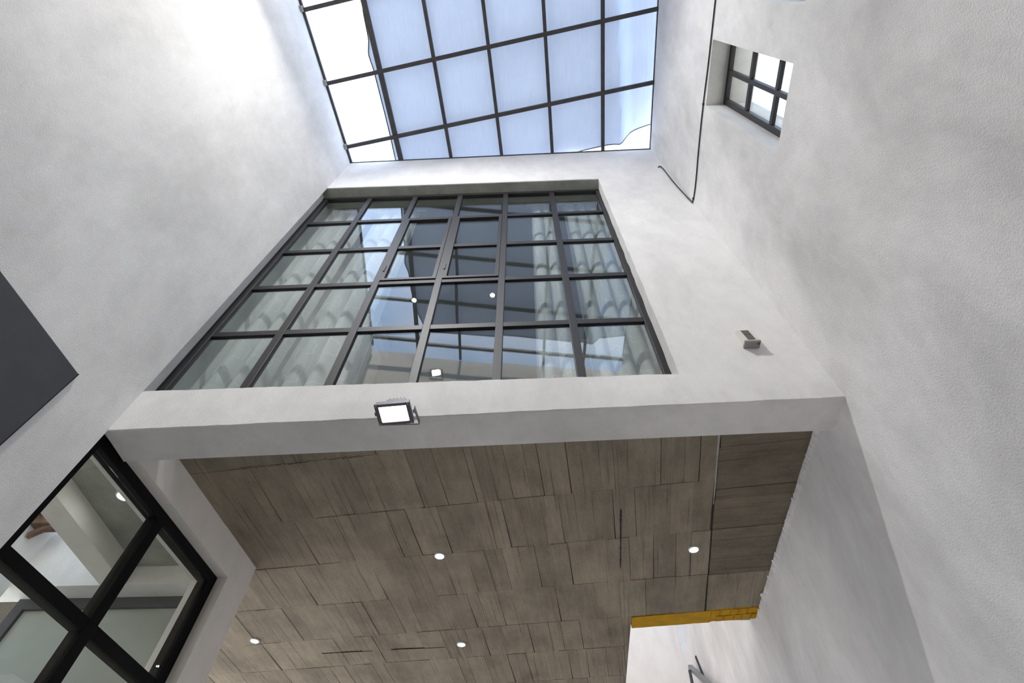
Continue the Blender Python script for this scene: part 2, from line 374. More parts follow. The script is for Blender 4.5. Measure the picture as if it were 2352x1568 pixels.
# ------------------------------------------------------------------ concrete ceiling under the balcony: slab and board-marked panels
HXL = lambda t: 0.569 + (t - 3.27) * 0.03                                # left edge of the stair opening (world x by world y)
bm = bmesh.new()
bx(bm, TG, (-1.96, 1.24), (1.62, 2.53), (3.309, 3.345)); bx(bm, TG, (-3.6, 1.24), (2.53, 3.31), (3.309, 3.345))
vs = [(-3.6, 3.0), (0.42, 3.0), (HXL(3.3), 3.3), (HXL(5.75), 5.75), (-3.6, 5.75)]
lo = [bm.verts.new((x, y, 3.310)) for x, y in vs]; hi = [bm.verts.new((x, y, 3.344)) for x, y in vs]
bm.faces.new(lo[::-1]); bm.faces.new(hi)
for k in range(5): bm.faces.new([lo[k], lo[(k + 1) % 5], hi[(k + 1) % 5], hi[k]])
ceil = struct('ceiling', bm, M_JOINT, 'brown-grey board-marked concrete ceiling under the balcony', 'ceiling')
rng = random.Random(11)
def panel(s0, s1, t0, t1, right=None, m=None):
    z = 3.300 + rng.uniform(-0.0015, 0.0030); g = rng.choice((0.0006, 0.0008, 0.0012, 0.0016, 0.0026))
    bm = bmesh.new(); k = rng.uniform(-0.004, 0.004)
    def T(a, b, c):
        return TG(a + (k if b > (t0 + t1) / 2 else 0), b, c)
    bx(bm, T, (s0 + g / 2, s1 - g / 2), (t0 + 0.0011, t1 - 0.0011), (z, 3.3115))
    if right is not None:                                                # trimmed on the skewed edge of the stair opening
        for v in bm.verts:
            if v.co.x > HXL(v.co.y) + 0.0: v.co.x = HXL(v.co.y)
    return obj('concrete_panel', bm, m or M_CONC, ceil)
def run(edges, t0, t1, right=None):
    for a, b in zip(edges, edges[1:]):
        if b - a > 0.004: panel(a, b, t0, t1, right)
def split(a, b, lo=0.05, hi=0.19):
    e = [a]
    while e[-1] < b - 0.05: e.append(min(b, e[-1] + rng.uniform(lo, hi)))
    e[-1] = b; return e
run([-1.93, -1.665, -1.30, -0.93], 1.60, 1.737); run([-1.93, -1.665], 1.737, 2.14)
run([-1.665, -1.56, -1.45, -1.39, -1.23, -1.16, -1.07, -0.925], 1.737, 2.14)
run([-0.925, -0.79, -0.73, -0.665, -0.55, -0.515, -0.48, -0.41, -0.33, -0.24, -0.175, -0.12, -0.04, 0.11, 0.175, 0.24, 0.40, 0.51, 0.58, 0.656], 1.60, 2.14)
run([-1.95, -1.65, -1.50, -1.37, -1.28, -1.20, -1.10, -1.0, -0.9, -0.81, -0.73, -0.56, -0.48, -0.40, -0.325, -0.20, -0.11, -0.03, 0.06, 0.16, 0.27, 0.36, 0.45, 0.56, 0.656], 2.14, 2.532)
run([-3.4, -3.1, -2.8, -2.5, -2.25, -1.98, -1.82, -1.65, -1.52, -1.34, -1.21, -1.12, -0.97, -0.79, -0.66, -0.56, -0.46, -0.37, -0.28, -0.19, -0.10, 0.0, 0.11, 0.23, 0.36, 0.48, 0.56, 0.660], 2.532, 2.928)
run([-3.4, -3.0, -2.7, -2.45] + split(-2.2, 0.66)[0:], 2.928, 3.312)
run([-3.4, -3.0] + split(-2.8, 0.36)[0:], 3.312, 3.665, True)
run([-3.4, -3.0] + split(-2.8, 0.36)[0:], 3.665, 4.06, True)
run([-3.4] + split(-3.1, 0.36)[0:], 4.06, 4.45, True)
run([-3.4] + split(-3.1, 0.36, 0.15, 0.3)[0:], 4.45, 4.9, True)
# last bay beside the right wall: boards laid the other way
tt = [1.66, 1.80, 1.92, 2.06, 2.215, 2.29, 2.43, 2.53, 2.63, 2.79, 2.945]
for a, b in zip(tt, tt[1:]): panel(0.668, 1.20, a, b, m=M_CONC2)
run([0.668, 0.80, 0.92, 1.05, 1.20], 2.945, 3.312)
# raised grout seam and slot cracks in the slab, inner shade painted as dark strips
bm = bmesh.new(); pts = []
for i in range(41):
    t = 1.70 + 0.62 * i / 40; wd = 0.0065 * (1 - 0.6 * i / 40) + 0.002 * noise.noise(Vector((t * 30, 0, 0)))
    pts.append([bm.verts.new(TG(0.661 - wd, t, 3.2998)), bm.verts.new(TG(0.661, t, 3.2945)), bm.verts.new(TG(0.661 + wd, t, 3.2998))])
for A, B in zip(pts, pts[1:]):
    for k in range(2): bm.faces.new([A[k], A[k + 1], B[k + 1], B[k]])
obj('grout_seam', bm, M_LINT, ceil)
def slot(p, q, w0, seed):
    bm = bmesh.new(); A = None; p, q = Vector(p), Vector(q); d = (q - p); s = Vector((-d.y, d.x, 0)).normalized()
    for i in range(31):
        c = p + d * i / 30; wd = w0 * (0.55 + 0.9 * abs(noise.noise(Vector((i * 0.5, seed, 0))))) * min(1, i / 2 + 0.15, (30 - i) / 2 + 0.15)
        B = [bm.verts.new(c + s * wd * k) for k in (-1, 1)] + [bm.verts.new(c + s * wd * k + Vector((0, 0, 0.006))) for k in (1, -1)]
        if A:
            for k in range(4): bm.faces.new([A[k], A[(k + 1) % 4], B[(k + 1) % 4], B[k]])
        A = B
    return bm
M_SLOT = plain('slot_shade', (0.02, 0.017, 0.013), 0.9)
obj('slot_crack', slot((0.437, 2.26, 3.2978), (0.469, 2.772, 3.2978), 0.0055, 1.0), M_SLOT, ceil)
obj('slot_crack', slot((-1.45, 3.655, 3.2978), (-1.10, 3.63, 3.2978), 0.004, 2.0), M_SLOT, ceil)
obj('slot_crack', slot((-0.98, 3.62, 3.2978), (-0.62, 3.60, 3.2978), 0.003, 3.0), M_SLOT, ceil)
# rough lumps of mortar along the first board end by the beam
bm = bmesh.new()
for i in range(46):
    s = -1.60 + 0.62 * rng.random() ** 1.6; t = 1.737 + rng.uniform(-0.006, 0.006); r = rng.uniform(0.002, 0.006)
    q = bmesh.ops.create_icosphere(bm, subdivisions=1, radius=r)['verts']; cc = TG(s, t, 3.2995)
    for v in q: v.co = Vector((v.co.x * 2.0, v.co.y, v.co.z * 0.8)) + cc
o = obj('mortar_lumps', bm, M_CONC, ceil); o['kind'] = 'stuff'

# yellow painted lip of the slab at the stair opening
ye = thing('trim_1', (0.95, 3.29, 3.29), 'yellow painted edge strip of the slab at the stair opening', 'trim', kind='structure')
bm = bmesh.new(); P0 = [(0.569, 3.278), (0.579, 3.403), (1.343, 3.318), (1.332, 3.182)]
n = 60; rows = []
for i in range(n + 1):
    u = i / n; a = Vector((P0[0][0] + (P0[3][0] - P0[0][0]) * u, P0[0][1] + (P0[3][1] - P0[0][1]) * u, 0)); b = Vector((P0[1][0] + (P0[2][0] - P0[1][0]) * u, P0[1][1] + (P0[2][1] - P0[1][1]) * u + wob(u, 4, 0.004), 0))
    row = []
    for j in range(9):
        v = j / 8; p = a.lerp(b, v); h = 0.0
        if u > 0.62: h = -0.0055                                          # plaster missing: hollow bricks show
        row.append(bm.verts.new((p.x, p.y, 3.2965 - h)))
    row.append(bm.verts.new((b.x, b.y, 3.344))); row.append(bm.verts.new((a.x, a.y, 3.344))); rows.append(row)
for A, B in zip(rows, rows[1:]):
    for k in range(11): bm.faces.new([A[k], A[(k + 1) % 11], B[(k + 1) % 11], B[k]])
bm.faces.new(rows[0]); bm.faces.new(rows[-1][::-1])
obj('painted_edge', bm, M_YELLOW, ye)
def YT(u, v, z):
    a = Vector(P0[0]).lerp(Vector(P0[3]), u); b = Vector(P0[1]).lerp(Vector(P0[2]), u); p = a.lerp(b, v); return Vector((p.x, p.y, z))
rb = random.Random(3)
for row_ in range(2):
    u = 0.628 + 0.035 * row_
    while u < 0.985:
        w_ = rb.uniform(0.055, 0.095); u1 = min(u + w_, 0.995); v0 = 0.03 + 0.49 * row_; k = rb.uniform(-0.03, 0.03)
        T = lambda a, b, c: YT(a + (0.006 * math.sin(b * 40)), b + k, c)
        bm = box(T, (u + 0.004, u1 - 0.004), (v0 + 0.02, v0 + 0.43), (3.2965 - rb.uniform(-0.0015, 0.001), 3.3075), 0.0022)
        obj('brick', bm, M_YELLOW, ye); u = u1 + 0.004

# ------------------------------------------------------------------ big window in the front wall
wn = thing('window_1', (-0.56, 1.56, 3.39), 'big dark steel gridded window in the front wall, reflecting the skylight', 'window', kind='structure')
YF, YB = 1.530, 1.560
def ztop(x): return zl(x) - 0.006
bm = bmesh.new(); bx(bm, ID, (-1.776, -1.728), (YF, YB), (3.36, 6.15), 0.003); obj('frame_post', bm, M_STEEL, wn)
bm = bmesh.new(); bx(bm, ID, (0.614, 0.652), (YF, YB), (3.36, 6.09), 0.003); obj('frame_post', bm, M_STEEL, wn)
bm = bmesh.new(); v = bx(bm, ID, (-1.78, 0.65), (YF - 0.002, YB + 0.002), (0, 1))
for q in v:
    hi_ = q.co.z > 0.5; q.co.z = ztop(q.co.x) if hi_ else ztop(q.co.x) - 0.040
obj('frame_head', bm, M_STEEL, wn)
obj('frame_sill', box(ID, (-1.78, 0.65), (YF - 0.002, YB + 0.002), (3.353, 3.405)), M_STEEL, wn)
MX = [-1.7495, -1.350, -0.948, -0.552, -0.157, 0.238, 0.633]
for x in MX[1:-1]:
    bm = box(ID, (x - 0.021, x + 0.021), (YF, YB), (3.38, ztop(x) - 0.02), 0.002); obj('mullion', bm, M_STEEL, wn)
TZ = [3.400, 3.952, 4.490, 5.028, 5.573, None]
for z in TZ[1:-1]:
    for i in range(6):
        bm = box(ID, (MX[i] + 0.02, MX[i + 1] - 0.02), (YF + 0.003, YB - 0.003), (z - 0.022, z + 0.022), 0.002); obj('transom', bm, M_STEEL, wn)
for i in (2, 3):                                                          # two opening sashes
    xa, xb = MX[i] + 0.0205, MX[i + 1] - 0.0205; za, zb = 4.512, 5.551
    sh = None
    bm = bmesh.new(); t = 0.024
    bx(bm, ID, (xa, xa + t), (YF - 0.005, YF + 0.022), (za, zb)); bx(bm, ID, (xb - t, xb), (YF - 0.005, YF + 0.022), (za, zb))
    bx(bm, ID, (xa + t, xb - t), (YF - 0.005, YF + 0.022), (za, za + t)); bx(bm, ID, (xa + t, xb - t), (YF - 0.005, YF + 0.022), (zb - t, zb))
    sh = obj('sash', bm, M_STEEL, wn)
    obj('sash_hinge', box(ID, (xa - 0.004, xa + 0.006), (YF - 0.011, YF - 0.005), (za + 0.12, za + 0.20)), M_STEEL, wn)
rg = random.Random(5)
for i in range(6):
    for j in range(5):
        x0, x1 = MX[i] + 0.012, MX[i + 1] - 0.012; z0 = TZ[j] + 0.012; z1 = TZ[j + 1] - 0.012 if TZ[j + 1] else ztop((x0 + x1) / 2) - 0.03
        yy = YF + 0.013; ax, az = rg.gauss(0, 0.0022), rg.gauss(0, 0.0022); xm, zm = (x0 + x1) / 2, (z0 + z1) / 2
        T = lambda a, b, c: Vector((a, b + (a - xm) * az + (c - zm) * ax, c))
        obj('glass_pane', box(T, (x0, x1), (yy, yy + 0.005), (z0, z1)), M_GLASS, wn)

# ------------------------------------------------------------------ side window in the left wall under the balcony
w2 = thing('window_2', tuple(TL(0.5, 0.08, 0.02)), 'steel gridded side window, coloured as in deep shade, at lower left, beside the white pier', 'window', kind='structure')
B0, B1 = 0.055, 0.115
bm = box(TL, (0.004, 1.072), (B0, B1), (3.078, 3.128), 0.002); obj('frame_head', bm, M_STEEL_SHADE, w2)
bm = box(TL, (1.014, 1.072), (B0, B1), (0.04, 3.08), 0.002); obj('frame_post', bm, M_STEEL_SHADE, w2)
bm = box(TL, (0.004, 0.060), (B0, B1), (0.04, 3.08), 0.002); obj('frame_post', bm, M_STEEL_SHADE, w2)
bm = box(TL, (0.519, 0.571), (B0, B1), (0.04, 3.08), 0.002); obj('mullion', bm, M_STEEL_SHADE, w2)
obj('frame_sill', box(TL, (0.004, 1.072), (B0, B1), (0.0, 0.05)), M_STEEL_SHADE, w2)
ZR = [3.083, 2.588, 2.07, 1.55, 1.03, 0.52, 0.045]
for z in ZR[1:-1]:
    for a0, a1 in ((0.058, 0.521), (0.569, 1.016)):
        bm = box(TL, (a0, a1), (B0 + 0.002, B1 - 0.002), (z - 0.024, z + 0.024), 0.002); obj('transom', bm, M_STEEL_SHADE, w2)
for a0, a1 in ((0.05, 0.528), (0.562, 1.022)):
    for z1, z0 in zip(ZR, ZR[1:]):
        tl = -0.024 if (z1 > 3.0 and a0 < 0.3) else 0.0                    # top pane tilted to push a lamp reflection behind the transom
        T = lambda a, b, c: TL(a, b + 0.008 * (tl != 0) - tl * (c - 2.84), c)
        obj('glass_pane', box(T, (a0, a1), (B0 + 0.010, B0 + 0.015), (z0 + 0.012, z1 - 0.008)), M_GLASS, w2)
# narrow side room and open patio behind the side window
bm = bmesh.new(); bx(bm, ID, (-2.40, -1.86), (1.3, 2.70), (3.30, 3.42)); struct('ceiling_side', bm, M_LINT, 'smooth grey ceiling of the side passage behind the side window', 'ceiling')
bm = bmesh.new(); bx(bm, ID, (-2.41, -2.27), (1.3, 2.66), (3.19, 3.42), 0.004); struct('trim_2', bm, M_SMOOTH, 'pale beam between the side passage and its patio', 'beam')
bm = bmesh.new(); bx(bm, ID, (-3.2, -1.86), (2.655, 2.80), (3.19, 4.6)); bx(bm, ID, (-3.15, -2.925), (0.6, 2.655), (0.0, 4.6)); bx(bm, ID, (-3.2, -2.2), (0.45, 0.62), (0.0, 4.6))
struct('wall_patio', bm, M_WALL, 'rough white patio walls seen through the side window', 'wall')
d1 = thing('door_1', (-2.6, 2.79, 0.0), 'dark framed frosted door seen through the side window', 'door', kind='structure')
bm = bmesh.new(); bx(bm, ID, (-2.93, -2.87), (2.775, 2.83), (0.0, 3.19)); obj('door_jamb', bm, M_PANEL, d1)
bm = bmesh.new(); bx(bm, ID, (-1.98, -1.92), (2.775, 2.83), (0.0, 3.19)); obj('door_jamb', bm, M_PANEL, d1)
bm = bmesh.new(); bx(bm, ID, (-2.87, -1.98), (2.775, 2.83), (3.13, 3.19)); obj('door_head', bm, M_PANEL, d1)
bm = bmesh.new(); bx(bm, ID, (-2.87, -1.98), (2.795, 2.807), (0.02, 3.13)); obj('door_panel', bm, M_FROST, d1)
tb = thing('timber_stub', (-2.87, 2.50, 3.42), 'small weathered brown timber bracket jutting from the patio wall', 'timber')
bm = bmesh.new(); bx(bm, ID, (-2.925, -2.80), (2.47, 2.56), (3.47, 3.53), 0.006); obj('timber_block', bm, M_WOOD, tb)
bm = bmesh.new(); bar(bm, (-2.92, 2.52, 3.42), (-2.80, 2.50, 3.475), 0.025, 0.03); obj('brace', bm, M_WOOD, tb)
bm = bmesh.new(); bx(bm, ID, (-2.925, -2.84), (2.44, 2.60), (3.53, 3.545), 0.003); obj('top_board', bm, M_WOOD, tb)

# ------------------------------------------------------------------ small windows in the right wall
def small_window(name, k, label):
    y0, y1 = WY[k]; a0, a1 = ra(y0), ra(y1); z0, z1 = WZ
    e = thing(name, tuple(TR((a0 + a1) / 2, 0.12, z0)), label, 'window', kind='structure')
    b0, b1 = 0.112, 0.140; t = 0.034
    for q in ((a0, a0 + t), (a1 - t, a1)): obj('frame_post', box(TR, q, (b0, b1), (z0, z1), 0.002), M_STEEL, e)
    for q in ((z0, z0 + t), (z1 - t, z1)): obj('frame_rail', box(TR, (a0 + t, a1 - t), (b0, b1), q, 0.002), M_STEEL, e)
    am = (a0 + a1) / 2 + 0.0; obj('mullion', box(TR, (am - 0.013, am + 0.013), (b0, b1), (z0 + t, z1 - t), 0.002), M_STEEL, e)
    zz = [z0 + t, 4.58, 4.958, z1 - t]
    for z in zz[1:-1]:
        for q in ((a0 + t, am - 0.015), (am + 0.015, a1 - t)): obj('glazing_bar', box(TR, q, (b0 + 0.004, b1 - 0.004), (z - 0.018, z + 0.018), 0.002), M_STEEL, e)
    for q in ((a0 + t - 0.01, am - 0.008), (am + 0.008, a1 - t + 0.01)):
        for c0, c1 in zip(zz, zz[1:]): obj('glass_pane', box(TR, q, (b0 + 0.02, b0 + 0.024), (c0 + 0.01, c1 - 0.01)), M_GLASS, e)
small_window('window_3', 1, 'small six-pane window high in the right wall, below the cable')
small_window('window_4', 0, 'small window in the right wall cut off by the top edge of the photo')
small_window('window_5', 2, 'narrow bright window at the top of the stairwell beyond the yellow edge')

# ------------------------------------------------------------------ skylight grid
sk = thing('skylight_frame', (-0.25, 0.3, 6.95), 'dark steel skylight grid across the top of the light well', 'skylight')
zb = 6.962
def barx(name, p, q, wd, ht):
    bm = bmesh.new(); bar(bm, p, q, wd, ht); return obj(name, bm, M_BAR, sk)
for x0, x1, wd in ((-1.320, -1.216, 0.044), (-0.806, -0.713, 0.030), (-0.298, -0.208, 0.030), (0.219, 0.294, 0.030), (0.728, 0.792, 0.032)):
    y0, y1 = 0.10, 1.440; k = (x1 - x0) / (y1 - y0); yr = ry(x0) + 0.02
    barx('rafter', (x0 + k * (yr - y0), yr, zb), (x1 + k * 0.06, 1.50, zb), wd, 0.036)
PL = [(-1.728, 1.290), (-1.789, 0.718), (-1.846, 0.134), (-1.905, -0.44)]
for i, (xl, yl) in enumerate(PL):
    xr = 1.256 + (yl - 0.46 - 1.443) * 0.0388
    yr = yl - 0.1537 * (xr - xl)
    if i == 3: yl += 0.02
    barx('purlin', (xl - 0.02, yl, zb - 0.012), (xr + 0.04, yr, zb - 0.012), 0.034, 0.034)
    bm = bmesh.new(); bx(bm, lambda a, b, c: TL(a + la(yl) - 0.012, b, c), (-0.024, 0.024), (-0.022, 0.0), (6.905, 6.935)); o = obj('wall_plate', bm, M_LINT, sk); o['label'] = 'pale steel plate fixing the grid to the left wall'
barx('edge_bar', TL(la(-0.55), -0.006, 6.958), TL(0.02, -0.006, 6.958), 0.030, 0.024)
barx('edge_bar', TR(ra(-0.85), 0.004, 6.955), TR(0.02, 0.004, 6.955), 0.024, 0.02)
barx('edge_bar', (-1.76, 1.446, 6.954), (1.27, 1.444, 6.954), 0.018, 0.016)

# ------------------------------------------------------------------ shade cloth over the grid
def lerp_tab(tab, y):
    for (a, va), (b, vb) in zip(tab, tab[1:]):
        if y <= b: return va + (vb - va) * max(0, (y - a)) / (b - a)
    return tab[-1][1]
LEFT = [(-0.75, -1.12), (-0.4, -1.25), (-0.1, -1.33), (0.176, -1.350), (0.38, -1.344), (0.50, -1.370), (0.633, -1.345), (0.841, -1.325), (1.212, -1.294), (1.441, -1.281), (1.7, -1.27)]
FRONT = [(-1.4, 1.62), (0.30, 1.56), (0.562, 1.445), (0.819, 1.398), (0.90, 1.392), (0.969, 1.395), (1.0, 1.368), (1.153, 1.297), (1.263, 1.262), (1.5, 1.22)]
REAR = [(-1.4, -0.36), (-0.8, -0.44), (-0.2, -0.52), (0.4, -0.62), (0.9, -0.72), (1.5, -0.66)]
bm = bmesh.new(); uvl = None; nx, ny = 90, 70; g = []
for j in range(ny + 1):
    row = []
    for i in range(nx + 1):
        u, v = i / nx, j / ny
        x = -1.30 + 2.78 * u
        y = lerp_tab(REAR, x) * (1 - v) + lerp_tab(FRONT, x) * v
        x = lerp_tab(LEFT, y) * (1 - u) + 1.48 * u
        fold = 0.928 + 0.055 * (y - 0.77) / 0.6
        z = 7.002 + 0.010 * noise.noise(Vector((x * 2.1, y * 2.3, 0))) + 0.005 * noise.noise(Vector((x * 7, y * 4, 3)))
        if x > fold: z += 0.17 * min(1, (x - fold) / 0.11) - 0.05 * max(0, x - fold - 0.2)
        elif x > fold - 0.12: z -= 0.012 * (1 - (fold - x) / 0.12)
        row.append(bm.verts.new((x, y, z)))
    g.append(row)
for j in range(ny):
    for i in range(nx): bm.faces.new([g[j][i], g[j][i + 1], g[j + 1][i + 1], g[j + 1][i]])
edge_l = [tuple(g[j][0].co) for j in range(ny + 1)]; edge_f = [tuple(g[ny][i].co) for i in range(nx + 1)]; edge_r = [tuple(g[0][i].co) for i in range(nx + 1)]
sh = thing('shade_cloth', (0.0, 0.4, 7.0), 'pale blue-white shade cloth stretched over the skylight grid', 'shade cloth')
obj('fabric', bm, M_SHADE, sh, smooth=True)
obj('hem_cord', tube(edge_l, 0.006, 6), M_HEM, sh, True); obj('hem_cord', tube(edge_f, 0.005, 6), M_HEM, sh, True); obj('hem_cord', tube(edge_r, 0.006, 6), M_HEM, sh, True)
for j in range(6, ny, 9):
    bm, r = lathe([(0.004, 0.003), (0.008, 0.003), (0.008, -0.003), (0.004, -0.003), (0.004, 0.003)], edge_l[j], 10); obj('eyelet', bm, M_TRIM, sh)

# ------------------------------------------------------------------ curtains behind the big window
def curtain(x0, x1, zt, seed, label, flare=0.0, y=1.70, amp=0.034, nf=3.6):
    e = thing('curtain', ((x0 + x1) / 2, y, 3.4), label, 'curtain', 'sheer curtains in the upstairs room')
    bm = bmesh.new(); uv = bm.loops.layers.uv.new('UVMap'); nx, nz = 120, 30; g = []; U = []
    for j in range(nz + 1):
        v = j / nz; row = []
        for i in range(nx + 1):
            u = i / nx; xx = x0 + (x1 - x0) * u + flare * (1 - v) * (u - 0.5)
            ph = 2 * pi * nf * u + 1.2 * noise.noise(Vector((u * 3, seed, 0)))
            dz = -0.05 * (1 - abs(cos(ph / 2))) if v > 0.98 else 0
            d = amp * sin(ph) * (0.45 + 0.55 * (1 - v) ** 0.5) + 0.012 * noise.noise(Vector((u * 9, v * 2, seed)))
            row.append(bm.verts.new((xx + 0.012 * cos(ph), y + d, 3.36 + (zt - 3.36) * v + dz)))
        g.append(row)
    for j in range(nz):
        for i in range(nx):
            f = bm.faces.new([g[j][i], g[j][i + 1], g[j + 1][i + 1], g[j + 1][i]])
            for lp, (a, b) in zip(f.loops, ((i, j), (i + 1, j), (i + 1, j + 1), (i, j + 1))): lp[uv].uv = ((x1 - x0) * 1.7 * a / nx, (zt - 3.36) * b / nz)
    obj('cloth', bm, M_CURT, e, True, False)
    obj('curtain_rod', tube([(x0 - 0.03, y, zt + 0.012), (x1 + 0.03, y, zt + 0.012)], 0.009), M_TRIM, e, True)
curtain(-1.74, -1.36, 6.25, 1.0, 'sheer trellis-patterned curtain hanging at the far left of the big window', 0.0)
curtain(-1.33, -0.92, 6.20, 2.0, 'sheer trellis-patterned curtain left of centre behind the big window', 0.06)
curtain(0.05, 0.26, 6.24, 3.0, 'narrow gathered sheer curtain right of centre behind the big window', 0.06, nf=2.5)
curtain(0.33, 0.68, 6.24, 4.0, 'sheer trellis-patterned curtain hanging at the far right of the big window', 0.05)

# ------------------------------------------------------------------ lamps
def spot(parent, loc, energy, size=115, blend=1.0, rot=(0, 0, 0), col=(1.0, 0.93, 0.84), rad=0.02):
    l = bpy.data.lights.new('lamp_light', 'SPOT'); l.energy = energy; l.spot_size = R(size); l.spot_blend = blend; l.color = col; l.shadow_soft_size = rad
    o = bpy.data.objects.new('lamp_light', l); C.objects.link(o); o.parent = parent; o.location = Vector(loc) - world_loc(parent); o.rotation_euler = rot
def downlight(x, y, z, label, group=None, energy=None, r=0.0225):
    e = thing('recessed_downlight', (x, y, z), label, 'downlight', group)
    bm, rr = lathe([(r * 1.30, 0.0), (r * 1.28, -0.004), (r * 1.02, -0.005), (r * 0.98, -0.002), (r * 0.98, 0.004), (r * 1.30, 0.004), (r * 1.30, 0.0)], (x, y, z)); obj('trim_ring', bm, M_TRIM, e, True)
    bm, rr = lathe([(0.0005, -0.003), (r * 0.6, -0.003), (r * 0.98, -0.0022)], (x, y, z)); obj('led_lens', bm, M_LED, e, True)
    spot(e, (x, y, z - 0.012), energy if energy is not None else SPOT_W)
downlight(-0.534, 2.614, 3.297, 'bright recessed downlight nearest the floodlight, in the middle of the concrete ceiling')
downlight(0.853, 2.606, 3.297, 'recessed downlight in the concrete ceiling nearest the right wall')
downlight(-1.844, 3.474, 3.297, 'recessed downlight in the concrete ceiling beyond the white pier at left')
downlight(-0.508, 3.562, 3.297, 'recessed downlight lowest in the photo, centre of the concrete ceiling')
downlight(-2.067, 2.063, 3.298, 'downlight glowing on the grey ceiling seen through the side window', r=0.030, energy=3.0)
downlight(-1.177, 2.705, 6.358, 'round lamp seen through the big window, left of the two upstairs', energy=0.6)
downlight(-0.361, 2.680, 6.358, 'starry lamp seen through the big window, right of the two upstairs', energy=0.6)

def floodlight(loc, T, label, energy, aim):
    # local frame: x across, y up the face, z along the beam
    e = thing('floodlight', loc, label, 'floodlight', None)
    P = lambda x, y, z: Vector(loc) + T @ Vector((x, y, z))
    W, H = 0.066, 0.046
    bm = bmesh.new()                                                     # cast body: tapered box with a stepped back
    secs = [(0.0, 1.0, 1.0), (-0.018, 0.97, 0.95), (-0.034, 0.74, 0.74), (-0.036, 0.60, 0.58), (-0.062, 0.56, 0.52)]
    rings = [[bm.verts.new(P(sx * W * a, sy * H * b, z)) for sx, sy in ((-1, -1), (1, -1), (1, 1), (-1, 1))] for z, a, b in secs]
    for A, B in zip(rings, rings[1:]):
        for k in range(4): bm.faces.new([A[k], A[(k + 1) % 4], B[(k + 1) % 4], B[k]])
    bm.faces.new(rings[-1]); bm.faces.new(rings[0][::-1]); obj('housing', bm, M_FLOODH, e)
    bm = bmesh.new(); t = 0.013
    for x, y in (((-W - 0.002, -W + t), (-H - 0.002, H + 0.002)), ((W - t, W + 0.002), (-H - 0.002, H + 0.002)), ((-W + t, W - t), (-H - 0.002, -H + t * 0.8)), ((-W + t, W - t), (H - t * 0.8, H + 0.002))): bx(bm, P, x, y, (0.0, 0.008), 0.001)
    bz = obj('bezel', bm, M_FLOODH, e)
    for sx in (-1, 1):
        for sy in (-1, 1):
            bm = bmesh.new(); bx(bm, P, (sx * (W - 0.005) - 0.003, sx * (W - 0.005) + 0.003), (sy * (H - 0.004) - 0.003, sy * (H - 0.004) + 0.003), (0.008, 0.011)); obj('screw', bm, M_GREYP, e)
    bm = bmesh.new(); bx(bm, P, (-W + t, W - t), (-H + t * 0.8, H - t * 0.8), (0.001, 0.003)); obj('lit_lens', bm, M_LEDF, e)
    for k in range(5):
        bm = bmesh.new(); x = -0.028 + 0.014 * k; bx(bm, P, (x - 0.0015, x + 0.0015), (-0.022, 0.022), (-0.072, -0.061)); obj('cooling_fin', bm, M_FLOODH, e)
    bm = bmesh.new()                                                     # U-bracket back to the wall
    bx(bm, P, (-W - 0.010, -W - 0.006), (-0.008, 0.008), (-0.030, 0.0)); bx(bm, P, (W + 0.006, W + 0.010), (-0.008, 0.008), (-0.030, 0.0))
    for sx in (-1, 1):
        q = P(sx * (W + 0.008), 0, -0.022); wq = Vector(aim(q)); bar(bm, q, wq, 0.004, 0.014)
    a = Vector(aim(P(-W - 0.008, 0, -0.022))); b = Vector(aim(P(W + 0.008, 0, -0.022))); bar(bm, a, b, 0.006, 0.02); obj('bracket', bm, M_FLOODH, e)
    l = bpy.data.lights.new('lamp_light', 'AREA'); l.shape = 'RECTANGLE'; l.size = 2 * W - 0.03; l.size_y = 2 * H - 0.03; l.energy = energy; l.color = (1.0, 0.98, 0.96); l.spread = R(135)
    o = bpy.data.objects.new('lamp_light', l); C.objects.link(o); o.parent = e
    o.matrix_local = Matrix.Translation(P(0, 0, 0.012) - Vector(loc)) @ (T @ Matrix(((1, 0, 0), (0, -1, 0), (0, 0, -1)))).to_4x4()
M_LEDF = emit('floodlight_lens', (1.0, 0.99, 0.95), 6.0)
def frame_from(n, yw):
    n = Matrix.Rotation(yw, 3, 'Z') @ Vector(n).normalized(); x = Matrix.Rotation(yw, 3, 'Z') @ Vector((1, 0, 0)); y = n.cross(x)
    return Matrix((x, y, n)).transposed()
th = R(84)
floodlight((-0.520, 1.340, 3.036), frame_from((0, -cos(th), -sin(th)), R(-4)), 'lit dark floodlight bracketed to the wall below the big window', FLOOD_W, lambda q: (q.x, 1.437, q.z + 0.03))
floodlight((-1.10, ry(-1.10) + 0.10, 6.53), frame_from((0.56, 0.42, -0.72), R(0)), 'second lit floodlight on the rear wall, seen mirrored in the big window', REAR_FLOOD_W, lambda q: (q.x, ry(q.x) + 0.006, q.z))

